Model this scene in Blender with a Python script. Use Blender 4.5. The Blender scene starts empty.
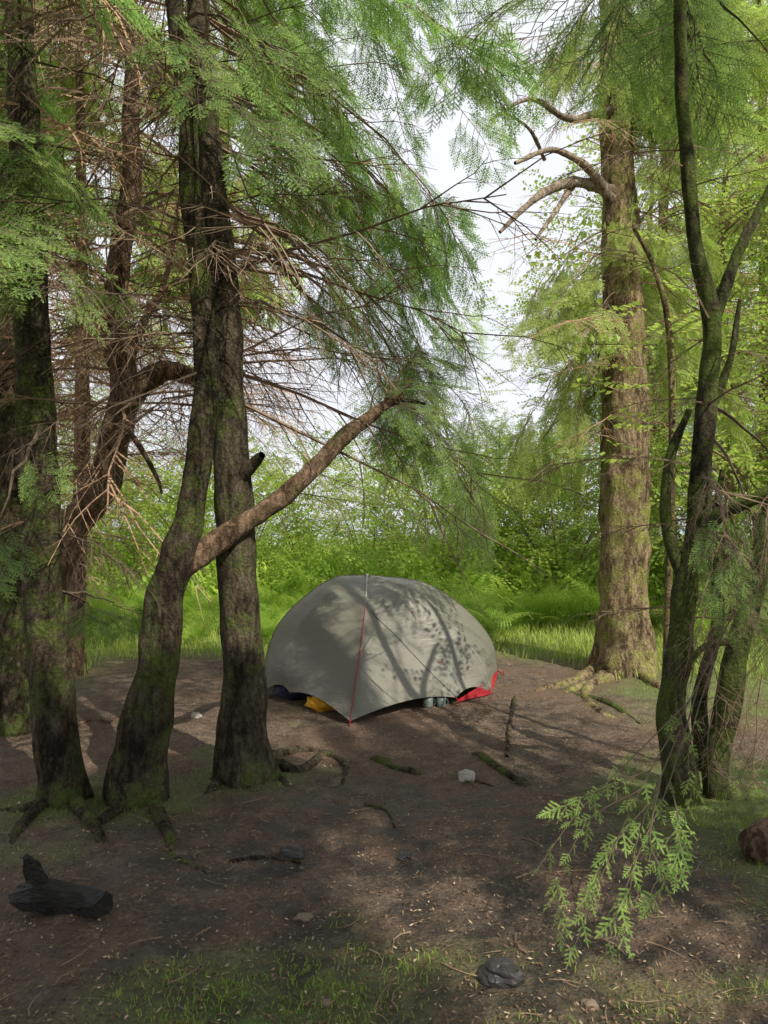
import bpy, math, random
import numpy as np
from mathutils import Vector, noise
random.seed(5); rng=np.random.default_rng(11)
FP=773.0; CZ=1.6
C=bpy.context.scene.collection
def at(px,py,Y): return np.array([(px-384)/FP*Y, Y, CZ-(py-512)/FP*Y])
def gd(py): return CZ*FP/(py-512)
def nz(x,y,z=0.0): return noise.noise(Vector((x,y,z)))
def sst(a,b,x):
    t=min(1,max(0,(x-a)/(b-a))); return t*t*(3-2*t)
def gz(x,y):
    near=1-sst(14,20,abs(y))
    return .05*nz(x*.7,y*.7,3)*near+.018*nz(x*3.1,y*3.1,7)*near-3.2*sst(24,34,y)
SUN=np.array([.42,-.54,.73]); SUN/=np.linalg.norm(SUN)
# ------------------------------------------------------------- accumulators
class Acc:
    def __init__(s): s.V=[];s.T=[];s.M=[];s.A=[];s.n=0
    def add(s,V,T,m=0,t=.5):
        V=np.asarray(V,float);T=np.asarray(T,int)
        if len(V)==0: return
        s.V.append(V);s.T.append(T+s.n);s.M.append(np.broadcast_to(np.asarray(m),(len(T),)).copy())
        s.A.append(np.broadcast_to(np.asarray(t,float),(len(V),)).copy()); s.n+=len(V)
    def tpl(s): return (np.concatenate(s.V),np.concatenate(s.T),np.concatenate(s.M),np.concatenate(s.A))
def nrm(a): return a/(np.linalg.norm(a,axis=-1,keepdims=True)+1e-9)
def bake(acc,tpl,pos,fwd,scale,tint,upn=.25,up=None):
    V,T,M,A=tpl; pos=np.atleast_2d(pos); fwd=np.atleast_2d(fwd); n=len(pos)
    scale=np.broadcast_to(scale,(n,)); tint=np.broadcast_to(tint,(n,))
    x=nrm(fwd); u=np.array([0,0,1.]) if up is None else np.asarray(up,float)
    u=u+rng.normal(0,upn,(n,3)); y=nrm(np.cross(u,x)); z=np.cross(x,y)
    R=np.stack([x,y,z],axis=2)
    W=np.einsum('nij,vj->nvi',R,V)*scale[:,None,None]+pos[:,None,:]
    TT=(T[None]+(np.arange(n)*len(V))[:,None,None]).reshape(-1,3)
    acc.add(W.reshape(-1,3),TT,np.tile(M,n),(A[None]+tint[:,None]).reshape(-1))
def tube(P,R,sides=3,cap=False):
    P=np.asarray(P,float);R=np.broadcast_to(np.asarray(R,float),(len(P),))
    t=nrm(np.gradient(P,axis=0)); ref=np.array([.31,.17,.93]) if abs(t[0][2])<.8 else np.array([1,.1,.05])
    a=nrm(np.cross(t,ref)); b=np.cross(t,a)
    th=np.arange(sides)*2*math.pi/sides
    V=P[:,None,:]+R[:,None,None]*(np.cos(th)[None,:,None]*a[:,None,:]+np.sin(th)[None,:,None]*b[:,None,:])
    k=len(P); i=np.arange(k-1)[:,None]*sides; j=np.arange(sides)[None]; j2=(j+1)%sides
    q=np.stack([i+j,i+j2,i+sides+j2,i+sides+j],-1).reshape(-1,4)
    T=np.concatenate([q[:,[0,1,2]],q[:,[0,2,3]]]); V=V.reshape(-1,3)
    if cap:
        V=np.concatenate([V,P[:1],P[-1:]]); c0=len(V)-2
        jj=np.arange(sides); T=np.concatenate([T,np.stack([jj*0+c0,(jj+1)%sides,jj],-1),np.stack([jj*0+c0+1,(k-1)*sides+jj,(k-1)*sides+(jj+1)%sides],-1)])
    return V,T
def cat(P,n):
    P=np.asarray(P,float); Q=np.concatenate([[2*P[0]-P[1]],P,[2*P[-1]-P[-2]]])
    out=[]; m=len(P)-1
    for s in np.linspace(0,m,n):
        i=min(int(s),m-1); t=s-i; a,b,c,d=Q[i:i+4]
        out.append(.5*((2*b)+(c-a)*t+(2*a-5*b+4*c-d)*t*t+(3*b-a-3*c+d)*t**3))
    return np.array(out)
def mesh_from(name,tpl,mats,smooth=False):
    V,T,M,A=tpl; me=bpy.data.meshes.new(name)
    me.vertices.add(len(V)); me.vertices.foreach_set('co',V.astype(np.float32).ravel())
    me.loops.add(len(T)*3); me.loops.foreach_set('vertex_index',T.astype(np.int32).ravel())
    me.polygons.add(len(T)); me.polygons.foreach_set('loop_start',(np.arange(len(T))*3).astype(np.int32))
    for m in mats: me.materials.append(m)
    me.polygons.foreach_set('material_index',M.astype(np.int32))
    at_=me.attributes.new('tint','FLOAT','POINT'); at_.data.foreach_set('value',A.astype(np.float32))
    me.update(calc_edges=True)
    me.polygons.foreach_set('use_smooth',np.full(len(T),bool(smooth)))
    return me
def obj(name,acc,mats,parent=None,smooth=False,base=None):
    tpl=acc.tpl() if isinstance(acc,Acc) else acc
    if parent is not None and base is None: base=np.array(parent.location)
    if base is not None: tpl=(tpl[0]-base,)+tuple(tpl[1:])
    o=bpy.data.objects.new(name,mesh_from(name,tpl,mats if isinstance(mats,list) else [mats],smooth)); C.objects.link(o)
    if parent is not None: o.parent=parent
    elif base is not None: o.location=base
    return o
def tag(o,label=None,cat_=None,group=None,kind=None):
    if label:o['label']=label
    if cat_:o['category']=cat_
    if group:o['group']=group
    if kind:o['kind']=kind
    return o
def empty(name,loc,label,cat_,group=None):
    o=bpy.data.objects.new(name,None); C.objects.link(o); o.location=[float(v) for v in loc]; o.empty_display_size=.2
    return tag(o,label,cat_,group)
def dup(root,loc,rz,sc,label=None,group=None):
    r=root.copy(); C.objects.link(r); r.location=loc; r.rotation_euler=(0,0,rz); r.scale=(sc,sc,sc)
    if label:r['label']=label
    if group:r['group']=group
    for ch in list(root.children):
        c=ch.copy(); C.objects.link(c); c.parent=r
    return r
# ------------------------------------------------------------- materials
def mat(name):
    m=bpy.data.materials.new(name); m.use_nodes=True; nt=m.node_tree; nt.nodes.clear()
    return m,nt
def ramp(nt,fac,stops,interp='LINEAR'):
    r=nt.nodes.new('ShaderNodeValToRGB'); r.color_ramp.interpolation=interp
    e=r.color_ramp.elements
    while len(e)<len(stops): e.new(.5)
    for i,(p,c) in enumerate(stops): e[i].position=p; e[i].color=(*c,1)
    nt.links.new(fac,r.inputs[0]); return r.outputs[0]
def noi(nt,vec,scale,detail=4,rough=.55,col=False):
    n=nt.nodes.new('ShaderNodeTexNoise'); n.inputs['Scale'].default_value=scale; n.inputs['Detail'].default_value=detail; n.inputs['Roughness'].default_value=rough
    if vec is not None: nt.links.new(vec,n.inputs['Vector'])
    return n.outputs['Color' if col else 'Fac']
def mix(nt,f,a,b,mode='MIX'):
    n=nt.nodes.new('ShaderNodeMix'); n.data_type='RGBA'; n.blend_type=mode
    if isinstance(f,(int,float)): n.inputs[0].default_value=f
    else: nt.links.new(f,n.inputs[0])
    for s,i in ((a,6),(b,7)):
        if isinstance(s,tuple): n.inputs[i].default_value=(*s,1)
        else: nt.links.new(s,n.inputs[i])
    return n.outputs[2]
def mth(nt,op,a,b=None,clamp=False):
    n=nt.nodes.new('ShaderNodeMath'); n.operation=op; n.use_clamp=clamp
    for i,s in enumerate((a,b)):
        if s is None: continue
        if isinstance(s,(int,float)): n.inputs[i].default_value=s
        else: nt.links.new(s,n.inputs[i])
    return n.outputs[0]
def mapping(nt,scale):
    tc=nt.nodes.new('ShaderNodeTexCoord'); mp=nt.nodes.new('ShaderNodeMapping'); mp.inputs['Scale'].default_value=scale
    nt.links.new(tc.outputs['Object'],mp.inputs[0]); return mp.outputs[0]
def princ(nt,col,rough=.7,bump=None,bs=.5,bd=.01,spec=.3):
    p=nt.nodes.new('ShaderNodeBsdfPrincipled')
    if isinstance(col,tuple): p.inputs['Base Color'].default_value=(*col,1)
    else: nt.links.new(col,p.inputs['Base Color'])
    if isinstance(rough,(int,float)): p.inputs['Roughness'].default_value=rough
    else: nt.links.new(rough,p.inputs['Roughness'])
    p.inputs['Specular IOR Level'].default_value=spec
    if bump is not None:
        b=nt.nodes.new('ShaderNodeBump'); b.inputs['Strength'].default_value=bs; b.inputs['Distance'].default_value=bd
        nt.links.new(bump,b.inputs['Height']); nt.links.new(b.outputs[0],p.inputs['Normal'])
    return p
def out(nt,sh):
    o=nt.nodes.new('ShaderNodeOutputMaterial'); nt.links.new(sh,o.inputs[0])
def attr(nt,name='tint'):
    a=nt.nodes.new('ShaderNodeAttribute'); a.attribute_name=name; return a.outputs['Fac']
def leafmat(name,stops,trans=.4,rough=.55,nscale=2.5,tc_=(.42,.58,.10)):
    m,nt=mat(name)
    tc=nt.nodes.new('ShaderNodeTexCoord')
    f=mth(nt,'ADD',attr(nt),mth(nt,'MULTIPLY',mth(nt,'SUBTRACT',noi(nt,tc.outputs['Object'],nscale,2),.5),.6))
    col=ramp(nt,f,stops); p=princ(nt,col,rough,spec=.3)
    t=nt.nodes.new('ShaderNodeBsdfTranslucent'); nt.links.new(mix(nt,.55,col,tc_),t.inputs[0])
    s=nt.nodes.new('ShaderNodeMixShader'); s.inputs[0].default_value=trans
    nt.links.new(p.outputs[0],s.inputs[1]); nt.links.new(t.outputs[0],s.inputs[2]); out(nt,s.outputs[0]); return m
def barkmat(name,c1,c2,c3,moss,mossc=((.06,.085,.02),(.14,.19,.04))):
    m,nt=mat(name); v=mapping(nt,(1,1,.22)); v1=mapping(nt,(1,1,1))
    dv=nt.nodes.new('ShaderNodeVectorMath'); dv.operation='MULTIPLY_ADD'; nt.links.new(noi(nt,v1,14,3,.6,True),dv.inputs[0]); dv.inputs[1].default_value=(.09,.09,.05); nt.links.new(v,dv.inputs[2])
    vo=nt.nodes.new('ShaderNodeTexVoronoi'); vo.feature='F1'; vo.inputs['Scale'].default_value=34; nt.links.new(dv.outputs[0],vo.inputs['Vector'])
    n1=noi(nt,v,16,7,.7); n2=noi(nt,v1,60,5,.75); n3=noi(nt,v1,4,3,.6)
    h=mth(nt,'ADD',mth(nt,'MULTIPLY',mth(nt,'SUBTRACT',.8,vo.outputs['Distance']),.45),mth(nt,'ADD',mth(nt,'MULTIPLY',n1,.8),mth(nt,'MULTIPLY',n2,.55)))
    f0=mth(nt,'ADD',mth(nt,'MULTIPLY',h,.62),mth(nt,'MULTIPLY',mth(nt,'SUBTRACT',n3,.5),.45))
    col=ramp(nt,f0,[(.38,c1),(.58,c2),(.80,c3)])
    nm=noi(nt,v1,3.6,6,.75)
    f=ramp(nt,nm,[(max(0,.60-moss),(0,0,0)),(min(1,.70-moss*.8),(1,1,1))])
    mc=mix(nt,ramp(nt,n2,[(.35,(0,0,0)),(.65,(1,1,1))]),mossc[0],mossc[1]); col=mix(nt,mth(nt,'MULTIPLY',f,.8),col,mc)
    p=princ(nt,col,.92,h,1,.03,.12); out(nt,p.outputs[0]); return m
def simple(name,col,rough=.6,nscale=20,var=.35,bs=.2,bd=.003,spec=.3,metal=0):
    m,nt=mat(name); v=mapping(nt,(1,1,1)); n=noi(nt,v,nscale,5,.6)
    c=mix(nt,n,tuple(x*(1-var) for x in col),tuple(min(1,x*(1+var)) for x in col))
    p=princ(nt,c,rough,n,bs,bd,spec); p.inputs['Metallic'].default_value=metal; out(nt,p.outputs[0]); return m
M_need=leafmat('spruce_needles',[(0,(.06,.135,.045)),(.4,(.14,.29,.085)),(.75,(.27,.49,.13)),(1,(.47,.68,.17))],.47,.55,2.5,(.40,.62,.14))
M_needy=leafmat('sun_tinted_needles',[(0,(.13,.20,.045)),(.5,(.29,.43,.10)),(1,(.52,.63,.17))],.47)  # lighter, yellower copy of the spruce needles, sunlight put into the colour
M_leaf=leafmat('broad_leaves',[(0,(.15,.26,.04)),(.5,(.31,.48,.08)),(1,(.55,.68,.14))],.5,.45,2.5,(.65,.8,.15))
M_fern=leafmat('fern_fronds',[(0,(.13,.25,.035)),(.5,(.28,.44,.065)),(1,(.52,.66,.13))],.48,.5,2.5,(.6,.78,.13))
M_grass=leafmat('grass_blades',[(0,(.12,.20,.03)),(.5,(.28,.40,.065)),(1,(.52,.58,.15))],.4,.6)
M_twig=simple('dead_twigs',(.25,.175,.12),.9,12,.5)
M_twigr=simple('red_brown_twigs',(.44,.28,.18),.9,6,.5)
M_twigd=simple('dark_twigs',(.12,.088,.064),.9,12,.4)
M_barkA=barkmat('mossy_bark',(.022,.017,.012),(.09,.07,.047),(.23,.185,.13),.12)
M_barkC=barkmat('green_bark',(.03,.023,.016),(.115,.093,.062),(.28,.23,.165),.08)
M_barkD=barkmat('red_brown_bark',(.07,.043,.027),(.26,.175,.115),(.50,.36,.25),.03)
M_barkE=barkmat('sun_tinted_bark',(.06,.04,.024),(.30,.22,.13),(.62,.49,.32),.12,((.16,.17,.04),(.36,.38,.10)))  # bark and moss lightened, sunlight painted into their colours
M_barkP=barkmat('pale_dead_bark',(.16,.12,.09),(.42,.34,.26),(.65,.56,.45),.0)
M_barkF=barkmat('heavy_moss_bark',(.022,.018,.013),(.078,.067,.042),(.18,.16,.105),.18)
def gmat():
    m,nt=mat('forest_floor'); v=mapping(nt,(1,1,1))
    big=noi(nt,v,1.3,4); mid=noi(nt,v,7,6,.65); fine=noi(nt,v,70,5,.75)
    vo=nt.nodes.new('ShaderNodeTexVoronoi'); vo.inputs['Scale'].default_value=65; nt.links.new(v,vo.inputs['Vector'])
    f=mth(nt,'ADD',mth(nt,'MULTIPLY',mid,.6),mth(nt,'MULTIPLY',fine,.5))
    c=ramp(nt,f,[(.34,(.030,.021,.016)),(.52,(.115,.080,.056)),(.68,(.24,.175,.125)),(.82,(.46,.37,.27))])
    c=mix(nt,mth(nt,'MULTIPLY',ramp(nt,big,[(.42,(0,0,0)),(.60,(1,1,1))]),.65),c,mix(nt,fine,(.075,.042,.028),(.28,.17,.11)))
    chips=ramp(nt,vo.outputs['Color'],[(.76,(0,0,0)),(.84,(1,1,1))])
    c=mix(nt,mth(nt,'MULTIPLY',chips,.4),c,(.36,.26,.17))
    g=attr(nt,'green'); gf=mth(nt,'MULTIPLY',g,mth(nt,'ADD',mid,.45),True)
    c=mix(nt,gf,c,mix(nt,fine,(.08,.13,.025),(.25,.34,.08)))
    w=attr(nt,'wet'); wf=mth(nt,'MULTIPLY',w,ramp(nt,noi(nt,v,4.5,4,.6),[(.42,(0,0,0)),(.58,(1,1,1))]),True)
    c=mix(nt,mth(nt,'MULTIPLY',wf,.8),c,(.026,.020,.017))
    r=mth(nt,'SUBTRACT',.90,mth(nt,'MULTIPLY',wf,.62))
    h=mth(nt,'ADD',mth(nt,'MULTIPLY',mid,1.1),mth(nt,'ADD',mth(nt,'MULTIPLY',fine,.45),mth(nt,'MULTIPLY',vo.outputs['Distance'],.3)))
    p=princ(nt,c,r,h,1,.045,.5); out(nt,p.outputs[0]); return m
M_ground=gmat()
bases=[(-1.8,4.3),(-1.33,4.3),(-.86,4.7),(2.43,7.8),(1.72,4.25)]
def green(x,y):
    n=.5+.9*nz(x*.9,y*.9,11)+.5*nz(x*3,y*3,4)
    g=sst(7.9,9.1,y+.7*nz(x*.6,0,9))
    g=max(g,(1-sst(.35,1.3,math.hypot(x-2.2,(y-4.1)*1.0)))*(.6+n))
    g=max(g,(1-sst(.3,.9,math.hypot((x+.1)*.6,(y-2.45)*1.6)))*n*.8)
    g=max(g,(1-sst(.3,1.7,math.hypot((x-3.4)*.8,(y-6.6))))*n*1.4)
    g=max(g,sst(.8,1.2,n)*.5)
    for bx,by in bases: g=max(g,(1-sst(.15,.48,math.hypot(x-bx,y-by-.0)))*(.2+n*.7))
    g=max(g,sst(2.2,3.4,abs(x+.2))*sst(5.5,7.5,y)*.8)
    return min(1,max(0,g))
def axis(a,b,st,far):
    mid=np.arange(a,b+st,st); o=[]; d=st; p=mid[-1]
    while p<far: d*=1.35; p+=d; o.append(p)
    i=[]; d=st; p=mid[0]
    while p>-far: d*=1.35; p-=d; i.append(p)
    return np.array(i[::-1]+list(mid)+o)
xs=axis(-5.5,5.5,.06,1200); ys=axis(1.6,13,.06,1200)
X,Y=np.meshgrid(xs,ys); nx,ny=len(xs),len(ys)
Z=np.array([gz(a,b) for a,b in zip(X.ravel(),Y.ravel())]); inn=(abs(X.ravel())<6)&(Y.ravel()<14)&(Y.ravel()>1)
Z[inn]+=np.array([.014*nz(a*11,b*11,2) for a,b in zip(X.ravel()[inn],Y.ravel()[inn])])
V=np.stack([X.ravel(),Y.ravel(),Z],-1); i=(np.arange(ny-1)[:,None]*nx+np.arange(nx-1)[None]).ravel()
T=np.concatenate([np.stack([i,i+1,i+nx+1],-1),np.stack([i,i+nx+1,i+nx],-1)])
a=Acc(); a.add(V,T); g=obj('ground',a,M_ground,smooth=True); tag(g,kind='structure')
G=np.array([green(p[0],p[1]) for p in V]); ga=g.data.attributes.new('green','FLOAT','POINT'); ga.data.foreach_set('value',G.astype(np.float32))
Wt=np.array([(1-sst(.5,1.6,math.hypot((p[0]-.30)*.7,(p[1]-3.2)*.75)))for p in V]); ga=g.data.attributes.new('wet','FLOAT','POINT'); ga.data.foreach_set('value',Wt.astype(np.float32))
m,nt=mat('lake_water'); v=mapping(nt,(1,.3,1)); p=princ(nt,(.10,.14,.17),.12,noi(nt,v,1.5,4),.3,.05,.6); out(nt,p.outputs[0])
a=Acc(); lx=np.linspace(-1100,1100,12); ly=np.linspace(29,1150,12); LX,LY=np.meshgrid(lx,ly); i=(np.arange(11)[:,None]*12+np.arange(11)[None]).ravel()
a.add(np.stack([LX.ravel(),LY.ravel(),LX.ravel()*0-2.4],-1),np.concatenate([np.stack([i,i+1,i+13],-1),np.stack([i,i+13,i+12],-1)])); tag(obj('lake',a,m),kind='structure')
# ------------------------------------------------------------- foliage templates
def spray(sp,w,l,hi,np_=6):
    a=Acc(); tw=[((0,0,0),(1,0,0),.26)]
    for k in range(np_):
        x=.025+k*.216/np_
        for s in (-1,1): tw.append(((x+.01*(s>0),0,0),(.62+rng.normal(0,.08),.78*s,-.06+rng.normal(0,.12)),(.105-.084*k/np_)*rng.uniform(.8,1.15)))
    for (p,d,L) in tw:
        p=np.array(p);d=nrm(np.array(d,float)); sd=np.cross([0,0,1],d)
        if hi: V,T=tube([p,p+d*L],[.0020,.0009],3); a.add(V,T,1,0)
        else:
            a.add([p-sd*.0015,p+sd*.0015,p+d*L],[[0,1,2]],1,0)
        for x in np.arange(.006,L,sp):
            for s in (-1,1):
                q=p+d*x; nd=nrm(d*.75+sd*s*.65+np.array([0,0,rng.uniform(-.35,.5)]))
                ll=l*rng.uniform(.8,1.15)*(1 if x<L*.85 else .8); wv=nrm(np.cross(nd,[rng.normal(0,.4),rng.normal(0,.4),1]))*w/2
                tt=.28*(x/L)*(1 if x/L>.5 else .4)
                a.add([q-wv,q+wv,q+nd*ll],[[0,1,2]],0,[tt,tt,tt+.08])
        e=p+d*L; a.add([e-sd*w*.6,e+sd*w*.6,e+d*l],[[0,1,2]],0,.35)
    return a.tpl()
SP=[spray(.0085,.0045,.017,True),spray(.024,.0115,.027,False),spray(.055,.024,.045,False)]
SPH=[spray(.0055,.0042,.024,True,3),spray(.0055,.0042,.022,True,4)]
def bough(lod,seed,L=.8):
    r=np.random.default_rng(seed); a=Acc(); pos=[];fw=[];sc=[]
    cv=lambda t:np.array([t*L,.04*math.sin(t*4+seed),-.16*t*t*L/.8])
    V,T=tube([cv(t) for t in np.linspace(0,1,6)],np.linspace(.006,.002,6),3); a.add(V,T,1,0)
    pos.append(cv(.97));fw.append([1,0,-.25]);sc.append(1.)
    for k in range(7):
        t=.12+k*.125
        for s in (-1,1):
            t2=t+r.uniform(-.03,.03); p=cv(t2); ln=(.34*(1-t)+.08)*r.uniform(.75,1.2)
            d=nrm(np.array([.7,s*.75,-.18+r.normal(0,.08)])); e=p+d*ln-np.array([0,0,.12*ln])
            V,T=tube([p,(p+e)/2+[0,0,.01],e],[.0035,.0025,.0013],3); a.add(V,T,1,0)
            pos.append(p+(e-p)*.75);fw.append(d+[0,0,-.25]);sc.append(r.uniform(.75,1.05))
            if ln>.22: pos.append(p+(e-p)*.3);fw.append(d+[.6,0,-.2]);sc.append(r.uniform(.7,.95))
    bake(a,SP[lod],np.array(pos),np.array(fw,float),np.array(sc),r.uniform(-.08,.08,len(pos)),.2)
    return a.tpl()
BO=[[bough(l,s) for s in (1,2)] for l in (0,1,2)]
def deadbr(seed,L=1.2,ns=13):
    r=np.random.default_rng(seed); a=Acc()
    def tw(p,d,ln,rad,lev):
        d=nrm(np.array(d,float)); n=5; P=[p]; 
        for k in range(n-1): d=nrm(d+r.normal(0,.13,3)+[0,0,-.06]); P.append(P[-1]+d*ln/(n-1))
        V,T=tube(P,np.linspace(rad,rad*.3,n),3); a.add(V,T,0,r.uniform(.3,.7))
        if lev<2:
            for k in range(ns if lev==0 else 4):
                t=r.uniform(.15,.95); i=min(int(t*(n-1)),n-2); q=P[i]+(P[i+1]-P[i])*(t*(n-1)-i)
                sd=nrm(np.cross(d,[0,0,1]))*r.choice([-1,1]); tw(q,d*.8+sd*r.uniform(.5,1)+[0,0,r.uniform(-.5,.15)],ln*r.uniform(.2,.5),rad*.45,lev+1)
    tw(np.zeros(3),[1,0,.05],L,.009,0); return a.tpl()
DB=[deadbr(s) for s in (3,4,5)]
def leafcl(seed,n=13,ls=.06):
    r=np.random.default_rng(seed); a=Acc(); V,T=tube([[0,0,0],[.2,.01,.02],[.4,0,-.02]],[.004,.003,.001],3); a.add(V,T,1,0)
    for k in range(n):
        p=np.array([.04+.37*k/n,0,0]); d=nrm(np.array([.4,(-1)**k*.9,r.normal(-.1,.35)])); s=nrm(np.cross(d,[r.normal(0,.4),r.normal(0,.4),1])); l=ls*r.uniform(.7,1.3); p=p+d*.015
        up=np.cross(s,d)*l*.12
        a.add([p,p+d*l*.5+s*l*.34+up,p+d*l,p+d*l*.5-s*l*.34+up],[[0,1,2],[0,2,3]],0,r.uniform(-.12,.18))
    return a.tpl()
LC=[leafcl(1),leafcl(2),leafcl(3,16,.045)]
def frond(npn,sub,seed):
    r=np.random.default_rng(seed); a=Acc(); L=.85
    cv=lambda t:np.array([L*t*(.55+.35*t),0,L*(.95*t-.62*t*t)])
    V,T=tube([cv(t) for t in np.linspace(0,1,8)],np.linspace(.005,.0015,8),3); a.add(V,T,0,.2)
    for k in range(npn):
        t=.25+.73*k/npn; p=cv(t); d0=nrm(cv(min(1,t+.02))-cv(t-.02)); ln=.25*(1-(k/npn))**.8+.015
        for s in (-1,1):
            d=nrm(d0*.45+np.array([0,s*1.,-.12])+r.normal(0,.05,3))
            for j in range(sub):
                u=(j+.3)/sub; q=p+d*ln*u+np.array([0,0,-.05*u*u*ln]); wl=ln*.22*(1-u*.8)+.004; wd=ln/sub*.65
                for s2 in (-1,1):
                    e=nrm(d0*s2+d*.45); a.add([q-d*wd*.5,q+d*wd*.5,q+e*wl],[[0,1,2]],0,.25*u)
    return a.tpl()
FR=frond(14,6,1); FRL=frond(10,2,2)
# ------------------------------------------------------------- sun gaps shaped into the canopy: boughs dropped along rays to chosen lit spots
LIT=[((.30,6.5,.72),.18,.9),((.62,6.65,.6),.2,.9),((.25,6.8,.93),.22,.9),((1.45,6.2,0),.75,1.),((1.1,5.4,0),.3,.9),((2.1,6.9,0),.6,1.),((2.0,8.3,0),.9,1.),((.9,9.2,0),.8,.97),((-2.6,8.2,0),.9,.97),
 ((.75,2.8,.4),.35,.97),((-.2,4.75,2.05),.4,.97),((3.3,6.6,0),1.1,.97),((2.2,4.3,.2),.35,.75),((-1.3,6.4,2.3),.7,.97),((-2.0,6,1.7),.5,.97),((-1.0,5.2,4.2),.9,.95),((-1.4,3.7,3.0),.6,.93),((-1.7,3.7,2.6),.5,.93),((-1.6,7.2,4.),1.4,.97),((.4,6,3),.9,.97),((.2,6,4.3),1,.95),((2.3,5,4),1,.95),((2.4,7.2,4.6),.9,.95),((-.3,5,3.6),.6,.9)]
for z in (.3,.8,1.4,2,2.7,3.5,4.4,5.2): LIT.append(((2.35,7.6,z),.45,.95))
for x in range(-7,9,2):
    for y in (9.3,10.8,12.5,15): LIT.append(((x,y,1.),1.3,.98))
LP=np.array([l[0] for l in LIT]); LR=np.array([l[1] for l in LIT]); LQ=np.array([l[2] for l in LIT])
def lit_reject(p,pad=.3):
    w=p-LP; k=w@SUN; d=np.linalg.norm(w-k[:,None]*SUN,axis=1)
    return bool(np.any((d<LR+pad)&(k>.8)&(rng.random(len(LR))<LQ)))
def near_view(p,dm=3.4,mg=.45):
    y=p[1]
    if y<.1 or y>dm: return False
    return abs(p[0])<.5*y+mg and abs(p[2]-CZ)<.66*y+mg
# ------------------------------------------------------------- tree helpers
def wpath(pts,Y0,Y1=None,k=.86):
    Y1=Y0 if Y1 is None else Y1; n=len(pts); P=[];R=[]
    for i,(px,py,w) in enumerate(pts):
        Yv=Y0+(Y1-Y0)*i/(n-1); P.append(at(px,py,Yv)); R.append(w*k/2/FP*Yv)
    return np.array(P),np.array(R)
def trunk(P,R,sides=26,step=.045,flare=0,lobes=5,rough=.10,seed=0,fh=.16,wob=0):
    PR=np.concatenate([P,R[:,None]],1); L=np.sum(np.linalg.norm(np.diff(P,axis=0),axis=1)); n=max(6,int(L/step)); n=min(n,190)
    Q=cat(PR,n); c=Q[:,:3].copy(); r=np.maximum(Q[:,3],.004)
    if wob:
        for k in range(n): c[k,0]+=wob*nz(c[k,2]*2.1,seed,1)*r[k]; c[k,1]+=wob*nz(c[k,2]*2.1,seed,5)*r[k]; r[k]*=1+.10*nz(c[k,2]*4,seed,8)
    t=nrm(np.gradient(c,axis=0)); ref=np.array([1,0,0.]) if abs(t[0][2])>.6 else np.array([0,0,1.])
    a=[];v=nrm(np.cross(t[0],ref))
    for k in range(n): v=nrm(v-t[k]*np.dot(v,t[k])); a.append(v)
    a=np.array(a); b=np.cross(t,a); th=np.arange(sides)*2*math.pi/sides; V=[]
    for k in range(n):
        h=c[k,2]-c[0,2]
        for j in range(sides):
            e=math.cos(th[j])*a[k]+math.sin(th[j])*b[k]; s=1.0
            q=c[k]+e*r[k]; s+=rough*(1.0*nz(q[0]*7+seed,q[1]*7,q[2]*2.2)+1.0*nz(q[0]*20,q[1]*20+seed,q[2]*5))
            if flare:
                fl=math.exp(-max(0,h-.05)/fh); s+=flare*fl*(.25+.85*max(0,math.cos(lobes*th[j]+seed+.8*math.sin(th[j]*2+seed)))**1.5)
            V.append(c[k]+e*r[k]*s)
    _,T=tube(c,r,sides); return np.array(V),T
def path_at(P,z):
    k=int(np.argmin(abs(P[:,2]-z))); return P[k]
def grow(acc,start,end,lod,nb,hang,tint,scale=1.,sag=.2,rad=.014,t0=.35,spread=.8,filt=True):
    start=np.array(start,float);end=np.array(end,float); L=np.linalg.norm(end-start)
    ctrl=(start+end)/2+np.array([rng.normal(0,.06*L),rng.normal(0,.06*L),sag*L])
    ts=np.linspace(0,1,9)[:,None]; P=(1-ts)**2*start+2*ts*(1-ts)*ctrl+ts**2*end
    P[1:-1]+=rng.normal(0,.012*L,(7,3))
    V,T=tube(P,np.linspace(rad,rad*.25,9),4); acc.add(V,T,1,.3)
    for k in range(nb):
        t=1. if k==0 else rng.uniform(t0,1); f=t*8; i=min(int(f),7); p=P[i]+(P[i+1]-P[i])*(f-i); d=nrm(P[i+1]-P[i])
        az=rng.normal(0,spread)*(0 if k==0 else 1); ca,sa=math.cos(az),math.sin(az); d=np.array([d[0]*ca-d[1]*sa,d[0]*sa+d[1]*ca,d[2]*.4]); d[2]-=hang*rng.uniform(.5,1.3)
        c=p+nrm(d)*.4*scale
        if near_view(c,2.55): continue
        if filt and lit_reject(c,.42*scale): continue
        bake(acc,BO[lod][rng.integers(2)],p,d,scale*rng.uniform(.7,1.1)*(.75+.25*t),tint+rng.uniform(-.12,.12),.3)
def region(acc,P,box,Yr,n,lod,nb,hang,tint,rise=.5,filt=False,**k):
    for q in range(n):
        e=at(rng.uniform(box[0],box[2]),rng.uniform(box[1],box[3]),rng.uniform(*Yr)); s=path_at(P,e[2]+rise*rng.uniform(.5,1.2)); grow(acc,s,e,lod,nb,hang,tint,filt=filt,**k)
def crown(acc,P,z0,z1,r0,r1,n,lod,nb,tint,scale=1.6,hang=.3,az=None,**k):
    for q in range(n):
        z=rng.uniform(z0,z1); f=(z-z0)/(z1-z0); s=path_at(P,z); a=rng.uniform(0,2*math.pi) if az is None else rng.uniform(*az); l=(r0+(r1-r0)*f)*rng.uniform(.6,1.1)
        grow(acc,s,s+np.array([math.cos(a)*l,math.sin(a)*l,-.15*l]),lod,nb,hang,tint,scale=scale,sag=.12,rad=.02,**k)
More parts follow.
